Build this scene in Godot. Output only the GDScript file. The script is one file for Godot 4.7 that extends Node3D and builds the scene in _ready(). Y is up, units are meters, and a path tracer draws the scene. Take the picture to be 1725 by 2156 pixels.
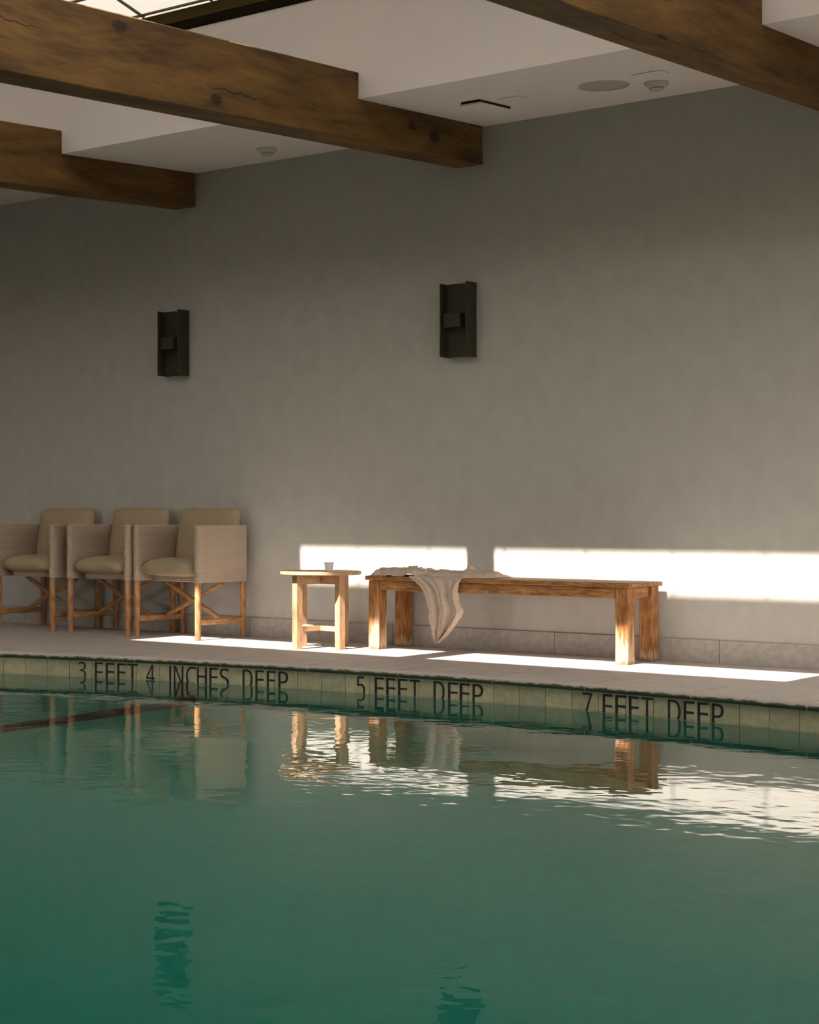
extends Node3D
# An indoor pool: a long plaster wall, timber beams, a skylight with white shades, a bench, a round side table and three armchairs.
# The wall's face is z = 0, the deck is y = 0, x runs along the wall; the camera stands on the opposite deck.

const WATER_Y := -0.127
const SUN_TAN := 1.25          # height over run of the sun's rays towards the wall
const BEAM_X := [-12.475, -10.18, -7.886, -5.591, -3.296, -1.0, 1.295, 3.59]   # right faces of the beams
const BEAM_W := 0.19
const SLOPE := 0.053           # the beams rise towards the wall
const WELL_Z := 1.17
const WELL_END := 6.1
const ROOM_L := -14.0
const ROOM_R := 4.2
const ROOM_B := 12.0

var M := {}
var rng := RandomNumberGenerator.new()

# ------------------------------------------------------------------ helpers

func edge_z(x: float) -> float:          # the pool's curved edge
	return 1.315 + 0.045 * (x + 4.7) * (x + 4.7)

func edge_turn(x: float) -> float:       # turn about y that lays local x along the edge
	return -atan(0.09 * (x + 4.7))

func mat(called: String, c: Color, rough := 0.7, spec := 0.5) -> StandardMaterial3D:
	var m := StandardMaterial3D.new()
	m.resource_name = called
	m.albedo_color = c
	m.roughness = rough
	m.metallic_specular = spec
	return m

func st_new() -> SurfaceTool:
	var st := SurfaceTool.new()
	st.begin(Mesh.PRIMITIVE_TRIANGLES)
	return st

func put(called: String, mesh: Mesh, m: Material, parent: Node = self, at := Vector3.ZERO, turn := 0.0) -> MeshInstance3D:
	var o := MeshInstance3D.new()
	o.name = called
	o.mesh = mesh
	o.material_override = m
	o.position = at
	o.rotation.y = turn
	parent.add_child(o, true)
	return o

func tag(o: Node, label: String, category := "", group := "", kind := "") -> void:
	if label: o.set_meta("label", label)
	if category: o.set_meta("category", category)
	if group: o.set_meta("group", group)
	if kind: o.set_meta("kind", kind)

func thing(called: String, at: Vector3, turn: float, label: String, category: String, group := "", kind := "") -> Node3D:
	var o := Node3D.new()
	o.name = called
	o.position = at
	o.rotation.y = turn
	add_child(o, true)
	tag(o, label, category, group, kind)
	return o

# One flat face, wound so that its front looks along «out».
func face(st: SurfaceTool, pts: Array, uvs: Array, out: Vector3) -> void:
	var n: Vector3 = (pts[1] - pts[0]).cross(pts[2] - pts[0])
	var flip := n.dot(out) > 0.0         # Godot's front faces run clockwise
	st.set_normal(out.normalized() if pts.size() == 0 else (n if n.dot(out) > 0.0 else -n).normalized())
	for i in range(1, pts.size() - 1):
		var tri: Array = [0, i + 1, i] if flip else [0, i, i + 1]
		for k in tri:
			st.set_uv(uvs[k])
			st.add_vertex(pts[k])

# A box with chamfered edges; uv in metres, u along the box's longest side.
func add_box(st: SurfaceTool, size: Vector3, at := Vector3.ZERO, basis := Basis.IDENTITY, bevel := 0.003, shift := Vector2.ZERO) -> void:
	var h := size * 0.5
	var b := minf(bevel, minf(h.x, minf(h.y, h.z)) * 0.6)
	var long := 0
	if size.y > size[long]: long = 1
	if size.z > size[long]: long = 2
	var faces := []
	for ax in 3:
		for s in [-1.0, 1.0]:
			var o1: int = (ax + 1) % 3
			var o2: int = (ax + 2) % 3
			var f := []
			for q in [[-1, -1], [1, -1], [1, 1], [-1, 1]]:
				var p := Vector3.ZERO
				p[ax] = s * h[ax]
				p[o1] = q[0] * (h[o1] - b)
				p[o2] = q[1] * (h[o2] - b)
				f.append(p)
			faces.append(f)
	if b > 0.0:
		for ax in 3:
			var o1: int = (ax + 1) % 3
			var o2: int = (ax + 2) % 3
			for s1 in [-1.0, 1.0]:
				for s2 in [-1.0, 1.0]:
					var f := []
					for e in [-1.0, 1.0]:
						var p := Vector3.ZERO
						p[ax] = e * (h[ax] - b)
						p[o1] = s1 * h[o1]
						p[o2] = s2 * (h[o2] - b)
						var r := p
						r[o1] = s1 * (h[o1] - b)
						r[o2] = s2 * h[o2]
						if e < 0: f.append_array([p, r])
						else: f.append_array([r, p])
					faces.append(f)
		for sx in [-1.0, 1.0]:
			for sy in [-1.0, 1.0]:
				for sz in [-1.0, 1.0]:
					faces.append([Vector3(sx * h.x, sy * (h.y - b), sz * (h.z - b)), Vector3(sx * (h.x - b), sy * h.y, sz * (h.z - b)), Vector3(sx * (h.x - b), sy * (h.y - b), sz * h.z)])
	for f in faces:
		var n: Vector3 = (f[1] - f[0]).cross(f[2] - f[0]).normalized()
		var c := Vector3.ZERO
		for p in f: c += p / f.size()
		if n.dot(c) < 0.0: n = -n
		var main := n.abs().max_axis_index()
		var pts := []
		var uvs := []
		for p in f:
			pts.append(at + basis * p)
			var v := 0.0
			if main == long:
				uvs.append(Vector2(p[(long + 1) % 3] * 0.15, p[(long + 2) % 3]) + shift)
			else:
				v = p[3 - long - main] + (0.37 if main > long else 0.0)
				uvs.append(Vector2(p[long], v) + shift)
		face(st, pts, uvs, basis * n)

func box_mesh(size: Vector3, bevel := 0.003, shift := Vector2.ZERO) -> ArrayMesh:
	var st := st_new()
	add_box(st, size, Vector3.ZERO, Basis.IDENTITY, bevel, shift)
	return st.commit()

# A bar of rectangular section between two points.
func add_bar(st: SurfaceTool, a: Vector3, b: Vector3, w: float, d: float, side := Vector3.RIGHT, bevel := 0.002, shift := Vector2.ZERO) -> void:
	var y := (b - a).normalized()
	var z := side.cross(y).normalized()
	var x := y.cross(z)
	add_box(st, Vector3(w, a.distance_to(b), d), (a + b) * 0.5, Basis(x, y, z), bevel, shift)

# A surface over a grid of points rows[i][j]; smooth normals.
func add_grid(st: SurfaceTool, rows: Array, uvs: Array, closed := false, flip := false) -> void:
	var n := rows.size()
	var m: int = rows[0].size()
	var base: Array = []
	var nr := []
	for i in n:
		var line := []
		for j in m:
			var a: Vector3 = rows[maxi(i - 1, 0)][j]
			var b: Vector3 = rows[mini(i + 1, n - 1)][j]
			var c: Vector3 = rows[i][(j - 1 + m) % m if closed else maxi(j - 1, 0)]
			var d: Vector3 = rows[i][(j + 1) % m if closed else mini(j + 1, m - 1)]
			var nn := (b - a).cross(d - c)
			if nn.length() < 1e-12: nn = Vector3.UP
			line.append((-nn if flip else nn).normalized())
		nr.append(line)
	for i in n - 1:
		for j in (m if closed else m - 1):
			var k := (j + 1) % m
			var q := [[i, j], [i + 1, j], [i + 1, k], [i, k]]
			var g: Vector3 = (rows[i + 1][j] - rows[i][j]).cross(rows[i + 1][k] - rows[i][j])
			if g.length() < 1e-12: g = (rows[i + 1][k] - rows[i][j]).cross(rows[i][k] - rows[i][j])
			var cw: bool = g.dot(nr[i][j] + nr[i + 1][k]) > 0.0
			for tri in [[0, 2, 1], [0, 3, 2]] if cw else [[0, 1, 2], [0, 2, 3]]:
				for t in tri:
					var r: int = q[t][0]
					var s: int = q[t][1]
					st.set_normal(nr[r][s])
					st.set_uv(uvs[r][s] if uvs else Vector2.ZERO)
					st.add_vertex(rows[r][s])

# Turned shape about y: profile of (radius, height), from bottom to top.
func add_lathe(st: SurfaceTool, profile: Array, at := Vector3.ZERO, segs := 24, basis := Basis.IDENTITY) -> void:
	var rows := []
	var uvs := []
	for p in profile:
		var row := []
		var ur := []
		for j in segs:
			var a := TAU * j / segs
			row.append(at + basis * Vector3(cos(a) * p.x, p.y, sin(a) * p.x))
			ur.append(Vector2(p.y, a * 0.02))
		rows.append(row)
		uvs.append(ur)
	add_grid(st, rows, uvs, true, false)

func sharp(profile: Array) -> Array:      # doubles the corners of a profile so that they stay crisp
	var out := []
	for i in profile.size():
		var p: Vector2 = profile[i]
		if i > 0: out.append(p.lerp(profile[i - 1], 0.02))
		out.append(p)
		if i < profile.size() - 1: out.append(p.lerp(profile[i + 1], 0.02))
	return out

# A prism along x from a section in (z, y).
func prism_x(section: PackedVector2Array, x0: float, x1: float) -> ArrayMesh:
	var st := st_new()
	var c := Vector2.ZERO
	for p in section: c += p / section.size()
	for i in section.size():
		var a := section[i]
		var b := section[(i + 1) % section.size()]
		var out := Vector2(b.y - a.y, a.x - b.x)
		if Geometry2D.is_polygon_clockwise(section): out = -out
		var pts := [Vector3(x0, a.y, a.x), Vector3(x1, a.y, a.x), Vector3(x1, b.y, b.x), Vector3(x0, b.y, b.x)]
		var l: float = a.distance_to(b)
		face(st, pts, [Vector2(x0, 0), Vector2(x1, 0), Vector2(x1, l), Vector2(x0, l)], Vector3(0, out.y, out.x))
	var tris := Geometry2D.triangulate_polygon(section)
	for x in [x0, x1]:
		for t in range(0, tris.size(), 3):
			var pts := []
			var uvs := []
			for k in 3:
				var p := section[tris[t + k]]
				pts.append(Vector3(x, p.y, p.x))
				uvs.append(Vector2(p.x, p.y))
			face(st, pts, uvs, Vector3(-1 if x == x0 else 1, 0, 0))
	return st.commit()

# ------------------------------------------------------------------ textures

func noise(s: int, freq: float, octaves := 4, kind := FastNoiseLite.TYPE_SIMPLEX_SMOOTH) -> FastNoiseLite:
	var n := FastNoiseLite.new()
	n.seed = s
	n.frequency = freq
	n.noise_type = kind
	n.fractal_octaves = octaves
	return n

# Long grain along u; three tones; knots as (u, v, size) in texture shares.
func wood_image(w: int, h: int, s: int, dark: Color, mid: Color, light: Color, lines: float, contrast: float, knots: Array, cracks: Array) -> ImageTexture:
	var im := Image.create(w, h, false, Image.FORMAT_RGB8)
	var warp := noise(s, 1.0, 2)
	var grain := noise(s + 1, 1.0, 3)
	var patch := noise(s + 2, 1.0, 3)
	var tone := func(u: float, v: float) -> Color:
			var bend := warp.get_noise_2d(u * 2.2, v * 1.6) * 0.10
			var dk := 0.0
			for k in knots:
				var d := Vector2((u - k[0]) * w / h * 0.8, v - k[1])
				var r: float = d.length() / k[2]
				if r < 3.0:
					bend += 0.05 * exp(-r * r * 0.5) * d.y / k[2]
					dk += (1.0 - smoothstep(0.25, 1.0, r + grain.get_noise_2d(u * 60.0, v * 60.0) * 0.35)) * 0.8 + 0.25 * exp(-r * r * 0.6)
			for c in cracks:
				if u > c[0] and u < c[1]:
					var t: float = (u - c[0]) / (c[1] - c[0])
					var cv: float = c[2] + (c[3] - c[2]) * t + grain.get_noise_2d(u * 40.0, c[2] * 9.0) * 0.02
					dk += exp(-pow((v - cv) / (0.0045 * (0.3 + sin(t * PI))), 2.0)) * 0.9
			var g := grain.get_noise_2d(u * 6.0, (v + bend) * lines)
			var fine := grain.get_noise_2d(u * 26.0 + 9.0, (v + bend * 0.5) * lines * 4.0)
			var p := patch.get_noise_2d(u * 3.0, v * 3.0)
			var t2 := clampf(0.5 + (g * 0.62 + fine * 0.3 + p * 0.45) * contrast, 0.0, 1.0)
			var col := dark.lerp(mid, t2 * 2.0) if t2 < 0.5 else mid.lerp(light, t2 * 2.0 - 1.0)
			col = col.lerp(dark * 0.45, clampf(dk, 0.0, 0.75))
			return col
	for y in h:
		for x in w:
			var u := float(x) / w
			var v := float(y) / h
			var c: Color = tone.call(u, v)
			if u > 0.9: c = c.lerp(tone.call(u - 1.0, v), smoothstep(0.9, 1.0, u))
			im.set_pixel(x, y, c)
	return ImageTexture.create_from_image(im)

func wood(called: String, tex: Texture2D, span: Vector2, rough: float) -> StandardMaterial3D:
	var m := mat(called, Color.WHITE, rough, 0.4)
	m.albedo_texture = tex
	m.uv1_scale = Vector3(1.0 / span.x, 1.0 / span.y, 1)
	return m

# Mottled mineral surface, laid in the world's axes.
func stone(called: String, c: Color, spread: float, scale: Vector3, s: int, rough: float, relief := 0.0, freq := 0.012) -> StandardMaterial3D:
	var m := mat(called, Color.WHITE, rough, 0.4)
	var t := NoiseTexture2D.new()
	t.width = 1024
	t.height = 1024
	t.seamless = true
	t.noise = noise(s, freq, 6)
	t.normalize = true
	var g := Gradient.new()
	g.set_color(0, Color(c.r - spread, c.g - spread * 0.97, c.b - spread * 0.95))
	g.set_color(1, Color(c.r + spread, c.g + spread, c.b + spread))
	g.add_point(0.45, c)
	t.color_ramp = g
	m.albedo_texture = t
	m.uv1_triplanar = true
	m.uv1_world_triplanar = true
	m.uv1_scale = scale
	if relief > 0.0:
		m.heightmap_enabled = true
		m.heightmap_scale = relief
		var b := NoiseTexture2D.new()
		b.width = 1024
		b.height = 1024
		b.seamless = true
		b.noise = noise(s + 5, 0.03, 5)
		m.heightmap_texture = b
	return m

# Timber leg whose foot is bleached and water-marked in ragged streaks; v runs 0 (foot) to 1 (top).
func leg_image(s: int, reach: float) -> ImageTexture:
	var w := 192
	var h := 640
	var im := Image.create(w, h, false, Image.FORMAT_RGB8)
	var n := noise(s, 1.0, 3)
	for y in h:
		for x in w:
			var u := float(x) / w
			var up := 1.0 - float(y) / h
			var g := n.get_noise_2d(u * 22.0, up * 2.5)
			var f := n.get_noise_2d(u * 80.0, up * 8.0)
			var p := n.get_noise_2d(u * 3.0 + 4.0, up * 3.0)
			var t := clampf(0.5 + g * 0.55 + f * 0.3 + p * 0.4, 0.0, 1.0)
			var col := Color(0.42, 0.26, 0.13).lerp(Color(0.68, 0.48, 0.29), t)
			var front := reach * (1.0 + 1.3 * n.get_noise_2d(u * 9.0 + 30.0, 2.0) + 0.5 * n.get_noise_2d(u * 34.0, 7.0))
			var pale := 1.0 - smoothstep(front - 0.05, front + 0.05, up + f * 0.05)
			col = col.lerp(Color(0.73, 0.64, 0.55).lerp(Color(0.62, 0.51, 0.40), clampf(0.5 - f, 0, 1)), pale * 0.9)
			var damp := 1.0 - smoothstep(0.02, 0.06, up + n.get_noise_2d(u * 14.0, 11.0) * 0.04)
			col = col.lerp(Color(0.33, 0.25, 0.16), damp * 0.55)
			im.set_pixel(x, y, col)
	return ImageTexture.create_from_image(im)

# Coping stone: v follows the section from the back over the top to the rounded nose; algae and painted shade darken it raggedly below the nose's middle.
func coping_image() -> ImageTexture:
	var w := 1536
	var h := 192
	var im := Image.create(w, h, false, Image.FORMAT_RGB8)
	var n := noise(14, 1.0, 4)
	for y in h:
		for x in w:
			var u := float(x) / w
			var v := float(y) / h
			var g := n.get_noise_2d(u * 14.0, v * 5.0) * 0.5 + n.get_noise_2d(u * 70.0, v * 12.0) * 0.5
			var col := Color(0.64, 0.612, 0.58) + Color(0.07, 0.07, 0.068) * g
			var rim := 0.555 + 0.10 * n.get_noise_2d(u * 30.0, 3.0) + 0.05 * n.get_noise_2d(u * 120.0, v * 20.0)
			var algae_shade := smoothstep(rim - 0.03, rim + 0.05, v) * clampf(0.9 + 0.4 * n.get_noise_2d(u * 90.0, v * 30.0), 0.0, 1.0)
			col = col.lerp(Color(0.20, 0.235, 0.155), algae_shade * 0.92)
			im.set_pixel(x, y, col)
	return ImageTexture.create_from_image(im)

func make_materials() -> void:
	M.wall = stone("wall plaster", Color(0.683, 0.674, 0.642), 0.018, Vector3(0.55, 0.4, 0.55), 11, 0.92, 0.02)
	M.ceiling = stone("ceiling paint", Color(0.87, 0.84, 0.82), 0.006, Vector3(0.5, 0.5, 0.5), 12, 0.9)
	M.deck = stone("limestone deck", Color(0.645, 0.615, 0.588), 0.05, Vector3(0.30, 0.9, 1.5), 13, 0.62, 0.03)
	M.coping = mat("limestone coping with algae and painted shade under the nose", Color.WHITE, 0.62, 0.4)
	M.coping.albedo_texture = coping_image()
	M.coping.uv1_scale = Vector3(1.0 / 2.3, 0.999, 1)
	M.skirting = stone("skirting stone", Color(0.635, 0.61, 0.58), 0.05, Vector3(1.3, 1.6, 1.3), 15, 0.7, 0.03)
	M.mortar = mat("pale mortar", Color(0.78, 0.75, 0.69), 0.9)
	M.grout = mat("dark grout", Color(0.22, 0.21, 0.17), 0.95)
	M.tile = []
	for k in 4:
		M.tile.append(stone("pool tile %d" % k, Color(0.62 + 0.022 * (k - 1.5), 0.60 + 0.02 * (k - 1.5), 0.49 + 0.014 * (k - 1.5)), 0.05, Vector3(1.6, 1.6, 1.6), 20 + k, 0.45, 0.01))
	M.ink = mat("black lettering", Color(0.085, 0.08, 0.07), 0.6)
	M.plaster = stone("pool plaster", Color(0.11, 0.53, 0.465), 0.02, Vector3(0.6, 0.6, 0.6), 31, 0.9)
	M.stripe = mat("dark pool stripe", Color(0.075, 0.075, 0.055), 0.8)
	var wt := mat("pool water", Color(0.93, 1.0, 0.985, 0.0), 0.0)
	wt.transparency = BaseMaterial3D.TRANSPARENCY_ALPHA
	wt.refraction_enabled = true
	wt.refraction_scale = 0.033
	M.water = wt
	var beam_tex := wood_image(1536, 448, 41, Color(0.255, 0.18, 0.075), Color(0.375, 0.275, 0.13), Color(0.47, 0.345, 0.165), 9.0, 0.72,
		[[0.60, 0.30, 0.05], [0.66, 0.34, 0.035], [0.62, 0.72, 0.05], [0.30, 0.55, 0.045], [0.12, 0.25, 0.04], [0.80, 0.62, 0.04]],
		[[0.28, 0.42, 0.76, 0.80], [0.44, 0.62, 0.44, 0.50], [0.02, 0.14, 0.30, 0.33], [0.66, 0.84, 0.52, 0.60]])
	M.beam = wood("old timber", beam_tex, Vector2(3.4, 0.8), 0.72)
	M.teak = wood("teak", wood_image(768, 256, 51, Color(0.37, 0.24, 0.125), Color(0.56, 0.39, 0.22), Color(0.67, 0.495, 0.30), 14.0, 0.95, [[0.4, 0.3, 0.03]], []), Vector2(0.9, 0.22), 0.6)
	M.pale = wood("pale oak", wood_image(512, 256, 61, Color(0.60, 0.455, 0.32), Color(0.70, 0.56, 0.425), Color(0.78, 0.65, 0.51), 12.0, 0.75, [], []), Vector2(0.6, 0.2), 0.55)
	M.chairwood = wood("chair teak", wood_image(512, 128, 71, Color(0.50, 0.345, 0.21), Color(0.645, 0.475, 0.315), Color(0.74, 0.585, 0.42), 8.0, 0.8, [], []), Vector2(0.5, 0.15), 0.55)
	M.legs = []
	for k in 4:
		var m := mat("bench leg timber %d" % k, Color.WHITE, 0.65, 0.4)
		m.albedo_texture = leg_image(80 + k * 7, [0.40, 0.34, 0.13, 0.14][k])
		m.texture_repeat = false
		M.legs.append(m)
	M.weave = stone("woven cord", Color(0.665, 0.60, 0.53), 0.04, Vector3(2.2, 9.0, 2.2), 91, 0.85, 0.05)
	M.cushion = stone("cushion cloth", Color(0.62, 0.555, 0.45), 0.025, Vector3(3, 3, 3), 92, 0.95, 0.02, 0.03)
	M.cloth = stone("linen", Color(0.735, 0.665, 0.60), 0.02, Vector3(4, 4, 4), 93, 0.95, 0.02, 0.03)
	M.cloth.backlight_enabled = true
	M.cloth.backlight = Color(0.45, 0.42, 0.38)
	M.bronze = mat("dark bronze", Color(0.195, 0.19, 0.14), 0.55, 0.4)
	M.plate = mat("small metal plate", Color(0.48, 0.46, 0.42), 0.4)
	M.plate.metallic = 0.6
	M.cup = mat("white plastic", Color(0.93, 0.92, 0.95), 0.4)
	M.cup.backlight_enabled = true
	M.cup.backlight = Color(1, 1, 1)
	M.white = mat("white plastic fitting", Color(0.74, 0.72, 0.68), 0.6)
	M.grille = mat("speaker grille", Color(0.66, 0.64, 0.60), 0.8)
	M.black = mat("painted gap shade", Color(0.07, 0.075, 0.065), 0.8)  # black that stands for the shade above the vent plate
	M.frame = mat("dark skylight frame", Color(0.30, 0.25, 0.14), 0.85, 0.15)
	M.framedark = mat("near-black kerb strip", Color(0.13, 0.11, 0.07), 0.9, 0.1)  # near-black colour of the kerb's lower strip
	M.bar = mat("glazing bar", Color(0.30, 0.25, 0.20), 0.6)
	M.shade = mat("white shade cloth", Color(0.93, 0.915, 0.885), 0.95, 0.2)
	M.shade.backlight_enabled = true
	M.shade.backlight = Color(0.64, 0.64, 0.64)
	var gl := mat("glass", Color(0.96, 0.98, 0.97, 0.05), 0.0)
	gl.transparency = BaseMaterial3D.TRANSPARENCY_ALPHA
	M.glass = gl

# ------------------------------------------------------------------ the building

func build_shell() -> void:
	# long wall, its skirting stones
	var w := put("wall_back", box_mesh(Vector3(ROOM_R - ROOM_L + 0.4, 4.2, 0.2), 0.0), M.wall, self, Vector3((ROOM_L + ROOM_R) / 2, 1.9, -0.1))
	tag(w, "long grey plaster wall behind the bench and chairs", "wall", "", "structure")
	var sk := thing("baseboard_back", Vector3.ZERO, 0, "low stone skirting along the foot of the plaster wall", "baseboard", "", "structure")
	var x := -13.9
	var joints := [-12.8, -11.7, -10.62, -9.56, -8.48, -7.40, -6.242, -5.10, -4.08, -2.98, -1.9, -0.8, 0.3, 1.4, 2.5, 4.18]
	for j in joints:
		put("skirting_stone", box_mesh(Vector3(j - x - 0.003, 0.122, 0.018), 0.001), M.skirting, sk, Vector3((x + j) / 2, 0.061, 0.009))
		x = j
	var wl := put("wall_left", box_mesh(Vector3(0.2, 4.2, ROOM_B), 0.0), M.wall, self, Vector3(ROOM_L - 0.1, 1.9, ROOM_B / 2))
	tag(wl, "plaster end wall beyond the chairs", "wall", "", "structure")
	# the wall across the pool, behind the viewer, with one window added so sun on the near deck gives fill
	var wf := thing("wall_front", Vector3(0, 0, ROOM_B + 0.1), 0, "plaster wall across the pool with one added window", "wall", "", "structure")
	var wa := -10.2
	var wb := -8.4
	put("wall_panel", box_mesh(Vector3(wa - ROOM_L + 0.2, 4.2, 0.2), 0.0), M.wall, wf, Vector3((ROOM_L - 0.2 + wa) / 2, 1.9, 0))
	put("wall_panel", box_mesh(Vector3(ROOM_R + 0.2 - wb, 4.2, 0.2), 0.0), M.wall, wf, Vector3((ROOM_R + 0.2 + wb) / 2, 1.9, 0))
	put("wall_panel", box_mesh(Vector3(wb - wa, 0.5, 0.2), 0.0), M.wall, wf, Vector3((wa + wb) / 2, 0.05, 0))
	put("wall_panel", box_mesh(Vector3(wb - wa, 1.5, 0.2), 0.0), M.wall, wf, Vector3((wa + wb) / 2, 3.25, 0))
	var ws := thing("window_3", Vector3(0, 0.3, ROOM_B + 0.1), 0, "unseen window added for fill light in the wall across the pool", "window", "", "structure")
	put("pane", box_mesh(Vector3(wb - wa, 2.2, 0.008), 0.0), M.glass, ws, Vector3((wa + wb) / 2, 1.1, 0))
	# right end wall; its wide low window is unseen, added for side fill
	var wr := thing("wall_right", Vector3(ROOM_R + 0.1, 0, 0), 0, "plaster end wall with a wide added window", "wall", "", "structure")
	put("wall_panel", box_mesh(Vector3(0.2, 0.5, ROOM_B), 0.0), M.wall, wr, Vector3(0, 0.05, ROOM_B / 2))
	put("wall_panel", box_mesh(Vector3(0.2, 1.7, ROOM_B), 0.0), M.wall, wr, Vector3(0, 3.15, ROOM_B / 2))
	put("wall_panel", box_mesh(Vector3(0.2, 2.0, 1.2), 0.0), M.wall, wr, Vector3(0, 1.3, 0.6))
	put("wall_panel", box_mesh(Vector3(0.2, 2.0, 3.8), 0.0), M.wall, wr, Vector3(0, 1.3, ROOM_B - 1.9))
	var win := thing("window_2", Vector3(ROOM_R + 0.1, 0.3, 0), 0, "wide unseen window added for fill light in the end wall", "window", "", "structure")
	for k in 4:
		put("pane", box_mesh(Vector3(0.008, 2.0, 1.72), 0.0), M.glass, win, Vector3(0, 1.0, 1.2 + 0.875 + 1.75 * k))
		put("mullion", box_mesh(Vector3(0.06, 2.0, 0.05), 0.004), M.frame, win, Vector3(0, 1.0, 1.225 + 1.75 * k))

func build_deck() -> void:
	# deck between the wall and the coping, then the deck round the rest of the pool
	var fl := thing("floor", Vector3.ZERO, 0, "pale limestone pool deck", "floor", "", "structure")
	var st := st_new()
	var rows := []
	var uvs := []
	var n := 84
	for i in n + 1:
		var x := lerpf(-10.0, 0.6, float(i) / n)
		var z := edge_z(x) - 0.302
		rows.append([Vector3(x, -0.03, 0.0), Vector3(x, 0, 0.0), Vector3(x, 0, z), Vector3(x, -0.03, z)])
		uvs.append([Vector2(x, 0), Vector2(x, 0), Vector2(x, z), Vector2(x, z)])
	for i in n:
		for j in 3:
			var out: Vector3 = [Vector3.BACK * -1.0, Vector3.UP, Vector3.BACK][j]
			face(st, [rows[i][j], rows[i + 1][j], rows[i + 1][j + 1], rows[i][j + 1]], [uvs[i][j], uvs[i + 1][j], uvs[i + 1][j + 1], uvs[i][j + 1]], out)
	add_box(st, Vector3(4.0, 0.4, ROOM_B), Vector3(-12.0, -0.2, ROOM_B / 2), Basis.IDENTITY, 0.0)
	add_box(st, Vector3(3.6, 0.4, ROOM_B), Vector3(2.4, -0.2, ROOM_B / 2), Basis.IDENTITY, 0.0)
	add_box(st, Vector3(10.6, 0.4, 5.1), Vector3(-4.7, -0.2, 9.45), Basis.IDENTITY, 0.0)
	put("deck_slab", st.commit(), M.deck, fl)
	# coping stones with a rounded nose, pale mortar between them
	var joints := [-9.72, -9.155, -8.59, -8.025, -7.459, -6.893, -6.331, -5.777, -5.212, -4.648, -4.12, -3.545, -2.964, -2.40, -1.83, -1.265, -0.70, -0.13, 0.43]
	var prof := []          # (inwards from the nose, height)
	prof.append(Vector2(0.298, -0.037))
	prof.append(Vector2(0.298, 0.0))
	prof.append(Vector2(0.017, 0.0))
	for k in 9:
		var a := PI / 2 - PI * k / 8.0
		prof.append(Vector2(0.0185 - cos(a) * 0.0185, -0.0185 + sin(a) * 0.0185))
	prof.append(Vector2(0.298, -0.037))
	for i in joints.size() - 1:
		var s := st_new()
		sweep_edge(s, prof, joints[i] + 0.0025, joints[i + 1] - 0.0025, 6)
		put("coping_stone", s.commit(), M.coping, fl)
		var s2 := st_new()
		var inner := []
		for p in prof: inner.append(Vector2(p.x + 0.0015, p.y * 0.98 - 0.0012))
		sweep_edge(s2, inner, joints[i] - 0.0025, joints[i] + 0.0025, 1)
		put("mortar_joint", s2.commit(), M.mortar, fl)

# Sweeps a section along the curved edge of the pool; ends are closed.
func sweep_edge(st: SurfaceTool, prof: Array, x0: float, x1: float, n: int) -> void:
	var rows := []
	for i in n + 1:
		var x := lerpf(x0, x1, float(i) / n)
		var t := edge_turn(x)
		var inward := Vector3(-sin(t), 0, -cos(t))
		var line := []
		for p in prof: line.append(Vector3(x, p.y, edge_z(x)) + inward * p.x)
		rows.append(line)
	for i in n:
		for j in prof.size() - 1:
			var d: Vector2 = prof[j + 1] - prof[j]
			var t := edge_turn(lerpf(x0, x1, (i + 0.5) / n))
			var o := Vector2(-d.y, d.x)              # left of travel: away from the stone
			var out := Vector3(-sin(t) * o.x, o.y, -cos(t) * o.x)
			var va := float(j) / (prof.size() - 1)
			var vb := float(j + 1) / (prof.size() - 1)
			face(st, [rows[i][j], rows[i + 1][j], rows[i + 1][j + 1], rows[i][j + 1]], [Vector2(rows[i][j].x, va), Vector2(rows[i + 1][j].x, va), Vector2(rows[i + 1][j].x, vb), Vector2(rows[i][j].x, vb)], out)
	for e in [0, n]:
		var c := Vector3.ZERO
		for p in rows[e]: c += p / rows[e].size()
		for j in prof.size() - 1:
			face(st, [c, rows[e][j], rows[e][j + 1]], [Vector2.ZERO, Vector2.ZERO, Vector2.ZERO], Vector3(-1 if e == 0 else 1, 0, 0))

func pool_floor(x: float) -> float:
	return -1.08 - 1.1 * smoothstep(-6.1, -3.0, x)

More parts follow.
